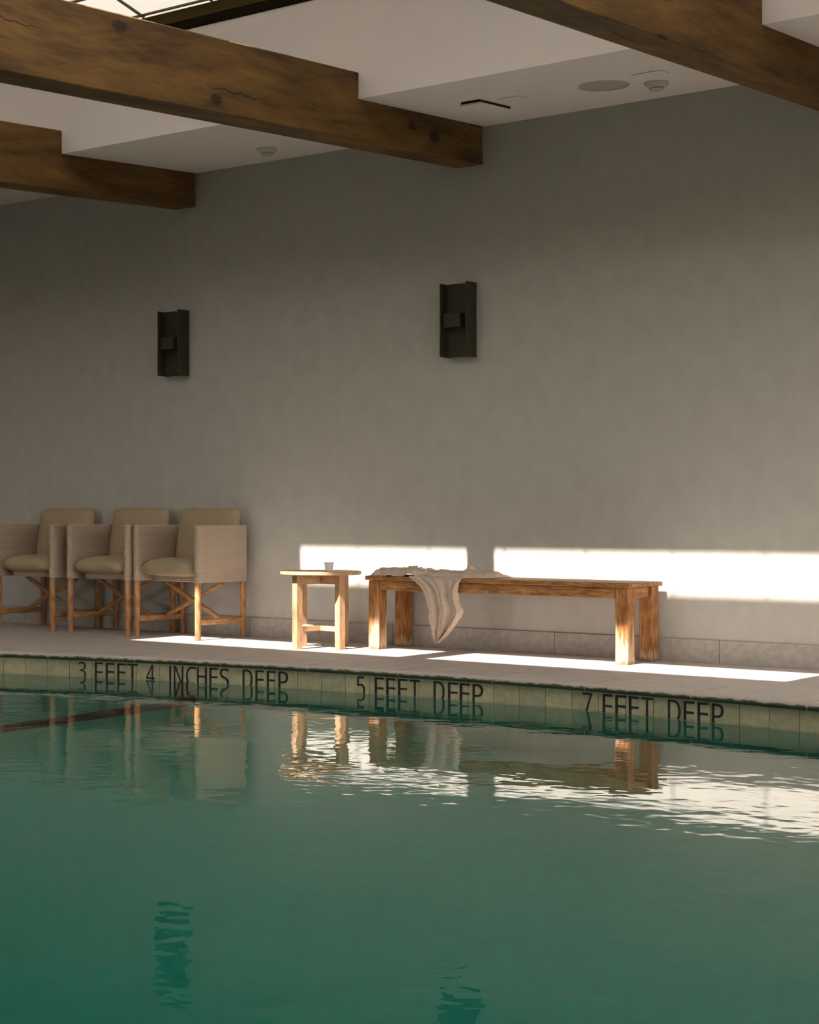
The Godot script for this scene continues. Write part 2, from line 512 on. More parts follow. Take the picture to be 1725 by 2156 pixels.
func build_pool() -> void:
	var basin := thing("wall_pool", Vector3.ZERO, 0, "teal plastered pool basin with a band of stone tiles at the waterline", "pool wall", "", "structure")
	var st := st_new()
	var n := 60
	for i in n:
		var xa := lerpf(-10.0, 0.6, float(i) / n)
		var xb := lerpf(-10.0, 0.6, float(i + 1) / n)
		var za := edge_z(xa) - 0.036
		var zb := edge_z(xb) - 0.036
		var ya := pool_floor(xa)
		var yb := pool_floor(xb)
		face(st, [Vector3(xa, -0.185, za), Vector3(xb, -0.185, zb), Vector3(xb, yb, zb), Vector3(xa, ya, za)], [Vector2.ZERO, Vector2.ZERO, Vector2.ZERO, Vector2.ZERO], Vector3.BACK)
		face(st, [Vector3(xa, ya, za), Vector3(xb, yb, zb), Vector3(xb, yb, 6.9), Vector3(xa, ya, 6.9)], [Vector2.ZERO, Vector2.ZERO, Vector2.ZERO, Vector2.ZERO], Vector3.UP)
		face(st, [Vector3(xa, -0.03, 6.9), Vector3(xb, -0.03, 6.9), Vector3(xb, yb, 6.9), Vector3(xa, ya, 6.9)], [Vector2.ZERO, Vector2.ZERO, Vector2.ZERO, Vector2.ZERO], Vector3.FORWARD)
	for x in [-10.0, 0.6]:
		face(st, [Vector3(x, -0.03, edge_z(x) - 0.05), Vector3(x, -0.03, 6.9), Vector3(x, pool_floor(x), 6.9), Vector3(x, pool_floor(x), edge_z(x) - 0.05)], [Vector2.ZERO, Vector2.ZERO, Vector2.ZERO, Vector2.ZERO], Vector3(1 if x < -5 else -1, 0, 0))
	put("basin", st.commit(), M.plaster, basin)
	# grout bed behind the tiles
	var gs := st_new()
	sweep_edge(gs, [Vector2(0.06, -0.19), Vector2(0.06, -0.034), Vector2(0.0345, -0.034), Vector2(0.0345, -0.19), Vector2(0.06, -0.19)], -9.9, 0.5, 60)
	put("grout_bed", gs.commit(), M.grout, basin)
	# tiles, 15 cm each along the edge
	var meshes := []
	for k in 3: meshes.append(box_mesh(Vector3(0.1468, 0.149, 0.012), 0.0012))
	rng.seed = 5
	var x := -7.618
	while x > -9.6: x -= 0.15 * cos(edge_turn(x))
	while x < 0.3:
		var step := 0.15 * cos(edge_turn(x + 0.07))
		var xm := x + step * 0.5
		var t := edge_turn(xm)
		var o := put("tile", meshes[rng.randi() % 3], M.tile[rng.randi() % 4], basin, Vector3(xm, -0.1095, edge_z(xm)) + Vector3(-sin(t), 0, -cos(t)) * (0.029 + rng.randf() * 0.0006), t)
		o.rotation.x = 0.0
		x += step
	# the depth figures, each letter painted on the tiles
	var font := SystemFont.new()
	font.font_names = PackedStringArray(["Droid Sans"])
	var marks := [["3", -7.247, 0.051], ["F", -7.137, 0.054], ["E", -7.064, 0.057], ["E", -6.989, 0.057], ["T", -6.918, 0.070], ["4", -6.800, 0.057], ["I", -6.671, 0.011], ["N", -6.617, 0.063],
		["C", -6.536, 0.066], ["H", -6.465, 0.065], ["E", -6.390, 0.056], ["S", -6.321, 0.059], ["D", -6.171, 0.065], ["E", -6.094, 0.055], ["E", -6.021, 0.055], ["P", -5.944, 0.062],
		["5", -5.456, 0.052], ["F", -5.342, 0.056], ["E", -5.270, 0.058], ["E", -5.198, 0.058], ["T", -5.125, 0.064], ["D", -4.977, 0.066], ["E", -4.894, 0.060], ["E", -4.824, 0.059], ["P", -4.746, 0.062],
		["7", -4.117, 0.053], ["F", -4.004, 0.054], ["E", -3.932, 0.059], ["E", -3.860, 0.055], ["T", -3.789, 0.063], ["D", -3.644, 0.067], ["E", -3.567, 0.056], ["E", -3.494, 0.057], ["P", -3.418, 0.061]]
	for m in marks:
		if m[0] == "I":
			put("letter", box_mesh(Vector3(0.0125, 0.1035, 0.0018), 0.0), M.ink, basin, Vector3(m[1], -0.09575, edge_z(m[1])) + Vector3(-sin(edge_turn(m[1])), 0, -cos(edge_turn(m[1]))) * 0.0224, edge_turn(m[1]))
			continue
		var tm := TextMesh.new()
		tm.text = m[0]
		tm.font = font
		tm.font_size = 64
		tm.pixel_size = 0.002
		tm.depth = 0.02
		tm.curve_step = 1.0
		var box := tm.get_aabb()
		var t := edge_turn(m[1])
		var front := Vector3(m[1], -0.044, edge_z(m[1])) + Vector3(-sin(t), 0, -cos(t)) * 0.0224
		var sx: float = m[2] / maxf(box.size.x, 0.001)
		var sy: float = 0.1035 / box.size.y
		var arr := tm.surface_get_arrays(0)
		var v: PackedVector3Array = arr[Mesh.ARRAY_VERTEX]
		for k in v.size():
			v[k] = Vector3((v[k].x - box.position.x - box.size.x * 0.5) * sx, (v[k].y - box.position.y - box.size.y) * sy, v[k].z * 0.09)
		arr[Mesh.ARRAY_VERTEX] = v
		var am := ArrayMesh.new()
		am.add_surface_from_arrays(Mesh.PRIMITIVE_TRIANGLES, arr)
		put("letter", am, M.ink, basin, front, t)
	# dark stripe down the wall and across the pool floor where it gets deeper
	var ss := st_new()
	var sxm := -6.585
	add_box(ss, Vector3(0.21, 0.008, 5.35), Vector3(sxm, -1.078, 4.12), Basis.IDENTITY, 0.0)
	add_box(ss, Vector3(0.13, 0.94, 0.008), Vector3(sxm, -0.61, edge_z(sxm) - 0.0255), Basis(Vector3.UP, edge_turn(sxm)), 0.0)
	put("floor_stripe", ss.commit(), M.stripe, basin)

func wave(n: Array, x: float, z: float) -> float:
	var calm: float = 0.55 + 0.45 * n[3].get_noise_2d(x, z)
	return n[0].get_noise_2d(x * 0.8, z) * 0.0011 + (n[1].get_noise_2d(x * 0.9, z * 1.15) * 0.0007 + n[2].get_noise_2d(x * 0.8, z) * 0.00046) * calm

func build_water() -> void:
	var n := [noise(3, 1.3, 1), noise(4, 3.6, 2), noise(6, 12.5, 2), noise(7, 0.7, 2)]
	var nx := 600
	var nz := 340
	var v := PackedVector3Array()
	var nn := PackedVector3Array()
	var idx := PackedInt32Array()
	for i in nx + 1:
		var x := lerpf(-10.0, 0.6, float(i) / nx)
		var z0 := edge_z(x) - 0.034
		for j in nz + 1:
			var z := lerpf(z0, 6.9, float(j) / nz)
			var h := wave(n, x, z)
			var e := 0.004
			v.append(Vector3(x, WATER_Y + h, z))
			nn.append(Vector3(-(wave(n, x + e, z) - h) / e, 1.0, -(wave(n, x, z + e) - h) / e).normalized())
	for i in nx:
		for j in nz:
			var a := i * (nz + 1) + j
			var b := a + nz + 1
			idx.append_array(PackedInt32Array([a, b, a + 1, a + 1, b, b + 1]))
	var arr := []
	arr.resize(Mesh.ARRAY_MAX)
	arr[Mesh.ARRAY_VERTEX] = v
	arr[Mesh.ARRAY_NORMAL] = nn
	arr[Mesh.ARRAY_INDEX] = idx
	var m := ArrayMesh.new()
	m.add_surface_from_arrays(Mesh.PRIMITIVE_TRIANGLES, arr)
	var o := put("water", m, M.water)
	tag(o, "rippled green pool water mirroring the wall", "water", "", "structure")

func build_roof() -> void:
	# timber beams, square to the wall
	var labels := ["timber ceiling beam by the far end wall", "timber ceiling beam beyond the chairs", "old timber ceiling beam over the three armchairs", "long old timber ceiling beam over the bench and the wall lamp", "old timber ceiling beam at the upper right", "timber ceiling beam beyond the bench", "timber ceiling beam near the window wall", "last timber ceiling beam by the window wall"]
	for i in BEAM_X.size():
		var st := st_new()
		var a := Vector3(0, 0, 0)
		var l := 9.0
		var b := Basis(Vector3.RIGHT, atan(SLOPE))
		add_box(st, Vector3(BEAM_W, 0.358, l), b * Vector3(-BEAM_W / 2, 0.179, l / 2), b, 0.006, Vector2(0.35 + 0.77 * i, 0.19 + 0.31 * i))
		var o := put("ceiling_beam", st.commit(), M.beam, self, Vector3(BEAM_X[i], 2.815, 0.004))
		tag(o, labels[i], "beam", "ceiling beams", "structure")
	# lowered ceiling along the wall, one piece between each pair of beams; its upright face closes the skylight well
	var ce := thing("ceiling", Vector3.ZERO, 0, "pale painted ceiling, lowered along the wall between the beams", "ceiling", "", "structure")
	var edges := [ROOM_L]
	for x in BEAM_X: edges.append_array([x - BEAM_W, x])
	edges.append(ROOM_R)
	for i in range(0, edges.size(), 2):
		if edges[i + 1] - edges[i] < 0.1: continue
		var deep := WELL_Z if i >= 2 else 9.0
		put("soffit", prism_x(PackedVector2Array([Vector2(0.0, 3.037), Vector2(deep, 3.037 - 0.057 * deep), Vector2(deep, 3.55), Vector2(0.0, 3.55)]), edges[i], edges[i + 1]), M.ceiling, ce)
	# flat ceiling across the rest of the room and the upright sides of the well
	put("well_face", box_mesh(Vector3(ROOM_R - BEAM_X[0] + BEAM_W, 0.46, 0.10), 0.0), M.ceiling, ce, Vector3((ROOM_R + BEAM_X[0] - BEAM_W) / 2, 3.325, WELL_Z - 0.0505))
	put("far_soffit", box_mesh(Vector3(ROOM_R - ROOM_L, 0.2, ROOM_B - WELL_END), 0.0), M.ceiling, ce, Vector3((ROOM_R + ROOM_L) / 2, 3.35, (ROOM_B + WELL_END) / 2))
	put("well_face", box_mesh(Vector3(ROOM_R - ROOM_L, 2.4, 0.1), 0.0), M.ceiling, ce, Vector3((ROOM_R + ROOM_L) / 2, 4.4, WELL_END + 0.05))
	put("well_side", box_mesh(Vector3(0.1, 2.6, WELL_END), 0.0), M.ceiling, ce, Vector3(BEAM_X[0] - BEAM_W - 0.05, 4.15, WELL_END / 2))
	put("well_side", box_mesh(Vector3(0.1, 2.3, WELL_END), 0.0), M.ceiling, ce, Vector3(ROOM_R + 0.05, 4.3, WELL_END / 2))
	put("roof_slab", box_mesh(Vector3(ROOM_R - ROOM_L + 0.6, 0.12, 1.3), 0.0), M.ceiling, ce, Vector3((ROOM_R + ROOM_L) / 2, 3.62, 0.45))
	put("roof_slab", box_mesh(Vector3(BEAM_X[0] - ROOM_L, 0.12, 9.0), 0.0), M.ceiling, ce, Vector3((ROOM_L + BEAM_X[0]) / 2 - 0.19, 3.62, 4.5))
	put("roof_slab", box_mesh(Vector3(ROOM_R - ROOM_L + 0.6, 0.12, ROOM_B - 5.5), 0.0), M.ceiling, ce, Vector3((ROOM_R + ROOM_L) / 2, 3.55, (ROOM_B + 6.2) / 2))
	# skylight: dark kerb, thin bars, white shades drawn over most of the glass
	var sky := thing("window_1", Vector3.ZERO, 0, "sloping skylight with thin bars and white shades", "skylight", "", "structure")
	var x0: float = BEAM_X[0] - BEAM_W
	var length: float = ROOM_R - x0
	put("kerb", box_mesh(Vector3(length, 0.052, 0.06), 0.003), M.framedark, sky, Vector3(x0 + length / 2, 3.572, WELL_Z - 0.024))
	put("kerb", box_mesh(Vector3(length, 0.07, 0.09), 0.003), M.frame, sky, Vector3(x0 + length / 2, 3.633, WELL_Z - 0.036))
	var tilt := atan(0.27)
	var dir := Vector3(0, sin(tilt), cos(tilt))
	var foot := func(z: float) -> Vector3: return Vector3(0, 3.671 + 0.27 * (z - 1.175), z)
	var bars := []
	var bx := -7.175 - 0.54 * 9
	while bx < ROOM_R:
		bars.append(bx)
		bx += 0.54
	var across := Basis(Vector3.RIGHT, -tilt)
	var run := (WELL_END - 1.175) / cos(tilt)
	var rafter := box_mesh(Vector3(0.009, 0.016, run), 0.001)
	for x in bars:
		put("glazing_bar", rafter, M.bar, sky, Vector3(x, 0, 0) + foot.call((1.175 + WELL_END) / 2)).basis = across
	var rows := [1.150, 1.456, 1.73, 2.005, 2.28, 2.555, 2.823, 3.07, 3.345, 3.709, 4.022, 4.302, 4.6, 4.9, 5.2, 5.5, 5.8, WELL_END]
	var cross := box_mesh(Vector3(length, 0.014, 0.009), 0.001)
	for z in [1.200] + rows.slice(1): put("glazing_bar", cross, M.bar, sky, Vector3(x0 + length / 2, -0.001, 0) + foot.call(z)).basis = across
	var xs := [x0]
	xs.append_array(bars)
	xs.append_array([-7.98, ROOM_R])
	xs.sort()
	for i in rows.size() - 1:
		var z0: float = rows[i]
		var z1: float = rows[i + 1]
		var open := (z0 > 2.8 and z1 < 3.1) or (z0 > 3.69 and z1 < 4.31)
		for k in xs.size() - 1:
			var wx: float = xs[k + 1] - xs[k]
			var mid: Vector3 = Vector3((xs[k] + xs[k + 1]) / 2, 0.012, 0) + foot.call((z0 + z1) / 2)
			var shut: bool = not open or xs[k + 1] < -7.9 or (z1 < 3.1 and xs[k + 1] < -7.0)
			put("shade" if shut else "pane", box_mesh(Vector3(wx + 0.002, 0.004, (z1 - z0) / cos(tilt) + 0.002), 0.0), M.shade if shut else M.glass, sky, mid).basis = across
	# unseen strip of shade added to set where the sunlit wall band starts
	put("shade", box_mesh(Vector3(0.085, 0.004, 0.26), 0.0), M.shade, sky, Vector3(-7.175 + 0.0425, 0.020, 0) + foot.call(2.947)).basis = across

func build_ceiling_fittings() -> void:
	var soffit := func(x: float, z: float) -> Vector3: return Vector3(x, 3.037 - 0.057 * z, z)
	var lean := Basis(Vector3.RIGHT, atan(0.057))
	# round speaker grille
	var sp := thing("ceiling_speaker", soffit.call(-4.49, 0.515), 0, "flush round speaker grille in the ceiling between the beams", "speaker")
	sp.basis = lean
	var st := st_new()
	add_lathe(st, sharp([Vector2(0.0, -0.0015), Vector2(0.128, -0.0015), Vector2(0.128, 0.002)]), Vector3.ZERO, 40)
	put("grille", st.commit(), M.grille, sp)
	st = st_new()
	add_lathe(st, sharp([Vector2(0.127, 0.003), Vector2(0.127, -0.004), Vector2(0.134, -0.004), Vector2(0.135, 0.003)]), Vector3.ZERO, 40)
	put("rim", st.commit(), M.white, sp)
	# smoke detectors
	smoke(soffit.call(-4.253, 0.385), lean, "white smoke detector beside the round speaker grille")
	smoke(soffit.call(-6.925, 0.385), lean, "white smoke detector on the ceiling above the armchairs")
	# blank cover plates
	var plate := put("cover_plate", box_mesh(Vector3(0.16, 0.006, 0.10), 0.002), M.ceiling, self, soffit.call(-4.17, 0.60) + Vector3(0, -0.003, 0))
	plate.basis = lean
	tag(plate, "blank square ceiling plate behind the smoke detector by the beam", "plate")
	st = st_new()
	add_lathe(st, sharp([Vector2(0.0, -0.006), Vector2(0.05, -0.005), Vector2(0.055, 0.0)]), Vector3.ZERO, 28)
	var disc := put("cover_plate", st.commit(), M.ceiling, self, soffit.call(-7.36, 0.50))
	disc.basis = lean
	tag(disc, "small round blank plate in the ceiling above the armchairs", "plate")
	# flat plate hung under the ceiling; a black block paints the shade in its gap
	var h := thing("ceiling_vent", soffit.call(-5.207, 0.545), 0, "flat ceiling vent plate with the shade of the gap above it painted black, beside the long beam", "vent")
	h.basis = lean
	put("gap_shade", box_mesh(Vector3(0.122, 0.014, 0.296), 0.0), M.black, h, Vector3(0, -0.007, 0))
	put("vent_plate", box_mesh(Vector3(0.135, 0.010, 0.310), 0.002), M.ceiling, h, Vector3(0, -0.019, 0))
	var v := put("slot_vent", box_mesh(Vector3(0.13, 0.006, 0.10), 0.002), M.ceiling, self, soffit.call(-5.01, 0.58) + Vector3(0, -0.003, 0))
	v.basis = lean
	tag(v, "flat rectangular plate in the ceiling next to the hatch", "plate")

func smoke(at: Vector3, lean: Basis, label: String) -> void:
	var o := thing("smoke_detector", at, 0, label, "smoke detector", "smoke detectors")
	o.basis = lean
	var st := st_new()
	add_lathe(st, sharp([Vector2(0.058, -0.016), Vector2(0.064, -0.008), Vector2(0.064, 0.0)]), Vector3.ZERO, 32)
	put("base", st.commit(), M.white, o)
	st = st_new()
	add_lathe(st, sharp([Vector2(0.0, -0.047), Vector2(0.026, -0.046), Vector2(0.033, -0.036), Vector2(0.034, -0.034)]), Vector3.ZERO, 28)
	add_lathe(st, sharp([Vector2(0.030, -0.028), Vector2(0.046, -0.026), Vector2(0.056, -0.016), Vector2(0.02, -0.012)]), Vector3.ZERO, 28)
	put("housing", st.commit(), M.white, o)
	st = st_new()
	add_lathe(st, [Vector2(0.030, -0.040), Vector2(0.030, -0.014)], Vector3.ZERO, 20)
	put("sensor_chamber", st.commit(), M.grille, o)
	for k in 8:
		var a := TAU * k / 8
		put("rib", box_mesh(Vector3(0.003, 0.010, 0.012), 0.0005), M.white, o, Vector3(cos(a) * 0.036, -0.031, sin(a) * 0.036), -a + PI / 2)

func build_sconce(x: float, label: String) -> void:
	var o := thing("wall_lamp", Vector3(x, 1.704, 0), 0, label, "wall lamp", "unlit wall lamps")
	var h := 0.428
	put("back_plate", box_mesh(Vector3(0.13, h - 0.02, 0.03), 0.002), M.bronze, o, Vector3(0, h / 2, 0.016))
	put("front_panel", box_mesh(Vector3(0.178, h, 0.012), 0.002), M.bronze, o, Vector3(0, h / 2, 0.043))
	for s in [-1.0, 1.0]:
		put("side_plate", box_mesh(Vector3(0.006, h + (0.006 if s > 0 else 0.0), 0.108), 0.0015), M.bronze, o, Vector3(s * 0.092, h / 2, 0.055))
	put("centre_block", box_mesh(Vector3(0.118, 0.083, 0.052), 0.003), M.bronze, o, Vector3(-0.012, 0.213, 0.078))

# ------------------------------------------------------------------ furniture

func bench_leg(size: Vector3) -> ArrayMesh:      # u round the leg, v from foot (1) to top (0)
	var st := st_new()
	var h := size * 0.5
	var b := 0.004
	var ring := [Vector2(-h.x + b, h.z), Vector2(h.x - b, h.z), Vector2(h.x, h.z - b), Vector2(h.x, -h.z + b), Vector2(h.x - b, -h.z), Vector2(-h.x + b, -h.z), Vector2(-h.x, -h.z + b), Vector2(-h.x, h.z - b)]
	var us := [0.02, 0.24, 0.26, 0.48, 0.52, 0.74, 0.76, 0.98]
	for k in 8:
		var p: Vector2 = ring[k]
		var q: Vector2 = ring[(k + 1) % 8]
		var u0: float = us[k]
		var u1: float = us[(k + 1) % 8] if k < 7 else 1.0
		var mid := (p + q) / 2
		face(st, [Vector3(p.x, 0, p.y), Vector3(q.x, 0, q.y), Vector3(q.x, size.y, q.y), Vector3(p.x, size.y, p.y)], [Vector2(u0, 0.999), Vector2(u1, 0.999), Vector2(u1, 0.001), Vector2(u0, 0.001)], Vector3(mid.x, 0, mid.y))
	for y in [0.0, size.y]:
		var pts := []
		var uvs := []
		for p in ring:
			pts.append(Vector3(p.x, y, p.y))
			uvs.append(Vector2(0.5, 0.5))
		face(st, pts, uvs, Vector3(0, 1 if y > 0 else -1, 0))
	return st.commit()

func build_bench() -> void:
	var o := thing("bench", Vector3(-5.29, 0, 0.206), -0.0135, "long teak bench with thick square legs and bleached feet against the wall", "bench")
	var hx := 0.87
	var top := 0.428
	# boards of the seat
	for k in 4:
		put("seat_board", box_mesh(Vector3(hx * 2 + 0.036, 0.024, 0.0865), 0.003, Vector2(0.3 * k, 0.21 * k)), M.teak, o, Vector3(0, top - 0.012, -0.132 + 0.088 * k))
	var lm := bench_leg(Vector3(0.078, top - 0.026, 0.078))
	var n := 0
	for p in [[-1.0, 1.0], [1.0, 1.0], [-1.0, -1.0], [1.0, -1.0]]:
		put("leg", lm, M.legs[n], o, Vector3(p[0] * (hx - 0.039), 0, p[1] * 0.125))
		n += 1
	for s in [-1.0, 1.0]:
		put("apron", box_mesh(Vector3(hx * 2 - 0.16, 0.056, 0.026), 0.002, Vector2(0.5 + s * 0.2, 0.4)), M.teak, o, Vector3(0, top - 0.026 - 0.028, s * 0.147))
		put("end_apron", box_mesh(Vector3(0.026, 0.056, 0.17), 0.002, Vector2(0.1, 0.6 + s * 0.1)), M.teak, o, Vector3(s * (hx - 0.03), top - 0.054, 0))
	var plate := put("maker_plate", box_mesh(Vector3(0.066, 0.017, 0.003), 0.001), M.plate, o, Vector3(0.018, 0.358, 0.1615))
	tag(plate, "small grey metal plate")

func build_side_table() -> void:
	var o := thing("side_table", Vector3(-6.455, 0, 0.44), -0.19, "small round pale wood side table with crossed stretchers, left of the bench", "table")
	var st := st_new()
	add_lathe(st, sharp([Vector2(0.0, 0.432), Vector2(0.236, 0.432), Vector2(0.240, 0.436), Vector2(0.240, 0.449), Vector2(0.237, 0.452), Vector2(0.0, 0.452)]), Vector3.ZERO, 64)
	put("table_top", top_uv(st), M.pale, o)
	for k in 4:
		var a := k * PI / 2
		put("leg", box_mesh(Vector3(0.044, 0.431, 0.044), 0.002, Vector2(0.1 * k, 0.07 * k)), M.pale, o, Vector3(sin(a) * 0.176, 0.2155, cos(a) * 0.176), a)
	put("apron", box_mesh(Vector3(0.308, 0.054, 0.024), 0.001), M.pale, o, Vector3(0, 0.404, 0))
	put("apron", box_mesh(Vector3(0.024, 0.054, 0.142), 0.001), M.pale, o, Vector3(0, 0.404, 0.083))
	put("apron", box_mesh(Vector3(0.024, 0.054, 0.142), 0.001), M.pale, o, Vector3(0, 0.404, -0.083))
	put("stretcher", box_mesh(Vector3(0.308, 0.027, 0.034), 0.001), M.pale, o, Vector3(0, 0.116, 0))
	put("stretcher", box_mesh(Vector3(0.034, 0.027, 0.137), 0.001), M.pale, o, Vector3(0, 0.116, 0.0855))
	put("stretcher", box_mesh(Vector3(0.034, 0.027, 0.137), 0.001), M.pale, o, Vector3(0, 0.116, -0.0855))
	# paper-thin plastic cup on the table
	st = st_new()
	add_lathe(st, sharp([Vector2(0.0, 0.001), Vector2(0.0205, 0.001), Vector2(0.0275, 0.048), Vector2(0.0305, 0.051), Vector2(0.0300, 0.053), Vector2(0.0275, 0.052)]), Vector3.ZERO, 36)
	var c := put("cup", st.commit(), M.cup, self, Vector3(-6.375, 0.452, 0.46))
	tag(c, "small white plastic cup standing on the round side table", "cup")

func top_uv(st: SurfaceTool) -> ArrayMesh:       # planar grain across a round top
	var arr := st.commit_to_arrays()
	var v: PackedVector3Array = arr[Mesh.ARRAY_VERTEX]
	var uv: PackedVector2Array = arr[Mesh.ARRAY_TEX_UV]
	for i in v.size(): uv[i] = Vector2(v[i].x, v[i].z + v[i].y)
	arr[Mesh.ARRAY_TEX_UV] = uv
	var m := ArrayMesh.new()
	m.add_surface_from_arrays(Mesh.PRIMITIVE_TRIANGLES, arr)
	return m

# A loop of wound cord: a flat rounded panel, ridged cord over cord.
func cord_panel(width: float, depth: float, y0: float, y1: float) -> ArrayMesh:
	var st := st_new()
	var plan := []
	var r := minf(width, depth) * 0.45
	for c in [[1, 1, 0.0], [-1, 1, PI / 2], [-1, -1, PI], [1, -1, PI * 1.5]]:
		for k in 5:
			var a: float = c[2] + PI / 2 * k / 4.0
			plan.append(Vector2(c[0] * (width / 2 - r) + cos(a) * r, c[1] * (depth / 2 - r) + sin(a) * r))
	var cords := int((y1 - y0) / 0.0105)
	var rows := []
	var uvs := []
	for i in cords * 4 + 1:
		var y := lerpf(y0, y1, float(i) / (cords * 4))
		var ridge := 0.0028 * (absf(sin(PI * i / 4.0)) - 1.0)
		var row := []
		var ur := []
		for p in plan:
			row.append(Vector3(p.x, y, p.y) + Vector3(p.x / width, 0, p.y / depth).normalized() * ridge * Vector3(1, 0, 1))
			ur.append(Vector2(p.x + p.y, y))
		rows.append(row)
		uvs.append(ur)
	add_grid(st, rows, uvs, true, false)
	for e in [0, rows.size() - 1]:
		face(st, rows[e], uvs[e], Vector3(0, -1 if e == 0 else 1, 0))
	return st.commit()

func pillow(sx: float, sy: float, sz: float, square: float, crown: float, s: int) -> ArrayMesh:
	var st := st_new()
	var nz := noise(s, 5.0, 2)
	var rows := []
	for i in 21:
		var t := -PI / 2 + PI * i / 20.0
		var row := []
		for j in 48:
			var a := TAU * j / 48
			var ce := pow(absf(cos(a)), square) * signf(cos(a))
			var se := pow(absf(sin(a)), square) * signf(sin(a))
			var rr := pow(maxf(cos(t), 0.0), 0.45)
			var p := Vector3(ce * rr * sx / 2, pow(absf(sin(t)), 0.8) * signf(sin(t)) * sy / 2, se * rr * sz / 2)
			if p.y > 0: p.y += crown * (1.0 - rr * rr)
			p += Vector3(1, 0.6, 1) * nz.get_noise_3d(p.x * 1.5, p.y * 2.0, p.z * 1.5) * 0.008
			row.append(p)
		rows.append(row)
	add_grid(st, rows, [], true, false)
	return st.commit()

func round_leg(h: float, r0: float, r1: float, lean: Vector3) -> ArrayMesh:
	var st := st_new()
	var rows := []
	var uvs := []
	var prof := [[0.0, r0 * 0.8], [0.004, r0], [0.3, lerpf(r0, r1, 0.4)], [0.7, lerpf(r0, r1, 0.75)], [1.0, r1]]
	for p in prof:
		var row := []
		var ur := []
		for j in 14:
			var a := TAU * j / 14
			row.append(lean * (1.0 - p[0]) + Vector3(cos(a) * p[1], p[0] * h, sin(a) * p[1]))
			ur.append(Vector2(p[0] * h, a * 0.02))
		rows.append(row)
		uvs.append(ur)
	add_grid(st, rows, uvs, true, false)
	face(st, rows[0], uvs[0], Vector3.DOWN)
	return st.commit()

func build_chairs() -> void:
	var hw := 0.287       # half width between leg centres
	var zf := 0.215
	var zb := -0.175
	var low := 0.358
	var arm := 0.716
	var o := thing("armchair", Vector3(-7.70, 0, 0.234), -0.06, "woven armchair nearest the side table, its arm and front leg in sunlight", "chair", "woven armchairs in a row")
	for s in [-1.0, 1.0]:
		put("leg", round_leg(low + 0.02, 0.0185, 0.021, Vector3.ZERO), M.chairwood, o, Vector3(s * hw, 0, zf))
		put("leg", round_leg(low + 0.02, 0.0175, 0.020, Vector3.ZERO), M.chairwood, o, Vector3(s * hw, 0, zb))
		put("arm_panel", cord_panel(0.047, zf - zb + 0.05, low, arm), M.weave, o, Vector3(s * hw, 0, (zf + zb) / 2))
		var st := st_new()
		add_bar(st, Vector3(s * hw, 0.112, zf), Vector3(s * hw, 0.112, zb), 0.026, 0.036, Vector3.RIGHT, 0.006)
		put("side_rail", st.commit(), M.chairwood, o)
		st = st_new()
		add_bar(st, Vector3(s * (hw - 0.012), 0.122, -0.01 + s * 0.013), Vector3(-s * (hw - 0.03), low - 0.008, -0.01 + s * 0.013), 0.024, 0.026, Vector3.BACK, 0.005)
		put("cross_brace", st.commit(), M.chairwood, o)
	put("seat_frame", cord_panel(hw * 2 - 0.04, 0.40, low + 0.002, low + 0.035), M.weave, o, Vector3(0, 0, 0.005))
	var back := put("back_panel", cord_panel(hw * 2 - 0.03, 0.026, low + 0.03, arm - 0.01), M.weave, o, Vector3(0, 0, zb - 0.004))
	back.rotation.x = -0.02
	var seat := put("seat_cushion", pillow(hw * 2 - 0.045, 0.105, 0.43, 0.42, 0.02, 5), M.cushion, o, Vector3(0, low + 0.083, 0.035))
	seat.rotation.x = 0.03
	var bc := put("back_cushion", pillow(hw * 2 - 0.035, 0.10, 0.39, 0.17, 0.012, 8), M.cushion, o, Vector3(0.012, 0.632, zb + 0.052))
	bc.rotation = Vector3(PI / 2 - 0.15, 0, 0)
	var rest := [["middle woven armchair of the row of three, in shade", Vector3(-8.340, 0, 0.222), -0.05], ["woven armchair farthest from the side table, in deep shade", Vector3(-9.072, 0, 0.216), -0.035]]
	for r in rest:
		var c: Node3D = o.duplicate()
		c.name = "armchair_001"
		add_child(c, true)
		c.position = r[1]
		c.rotation.y = r[2]
		c.set_meta("label", r[0])

func curve_at(keys: Array, t: float) -> Vector2:       # smooth run through (t, x, y) keys
	for i in keys.size() - 1:
		if t <= keys[i + 1][0] or i == keys.size() - 2:
			var f: float = clampf((t - keys[i][0]) / (keys[i + 1][0] - keys[i][0]), 0, 1)
			var a := Vector2(keys[i][1], keys[i][2])
			var b := Vector2(keys[i + 1][1], keys[i + 1][2])
			var p: Array = keys[maxi(i - 1, 0)]
			var q: Array = keys[mini(i + 2, keys.size() - 1)]
			return a.cubic_interpolate(b, Vector2(p[1], p[2]), Vector2(q[1], q[2]), f)
	return Vector2.ZERO

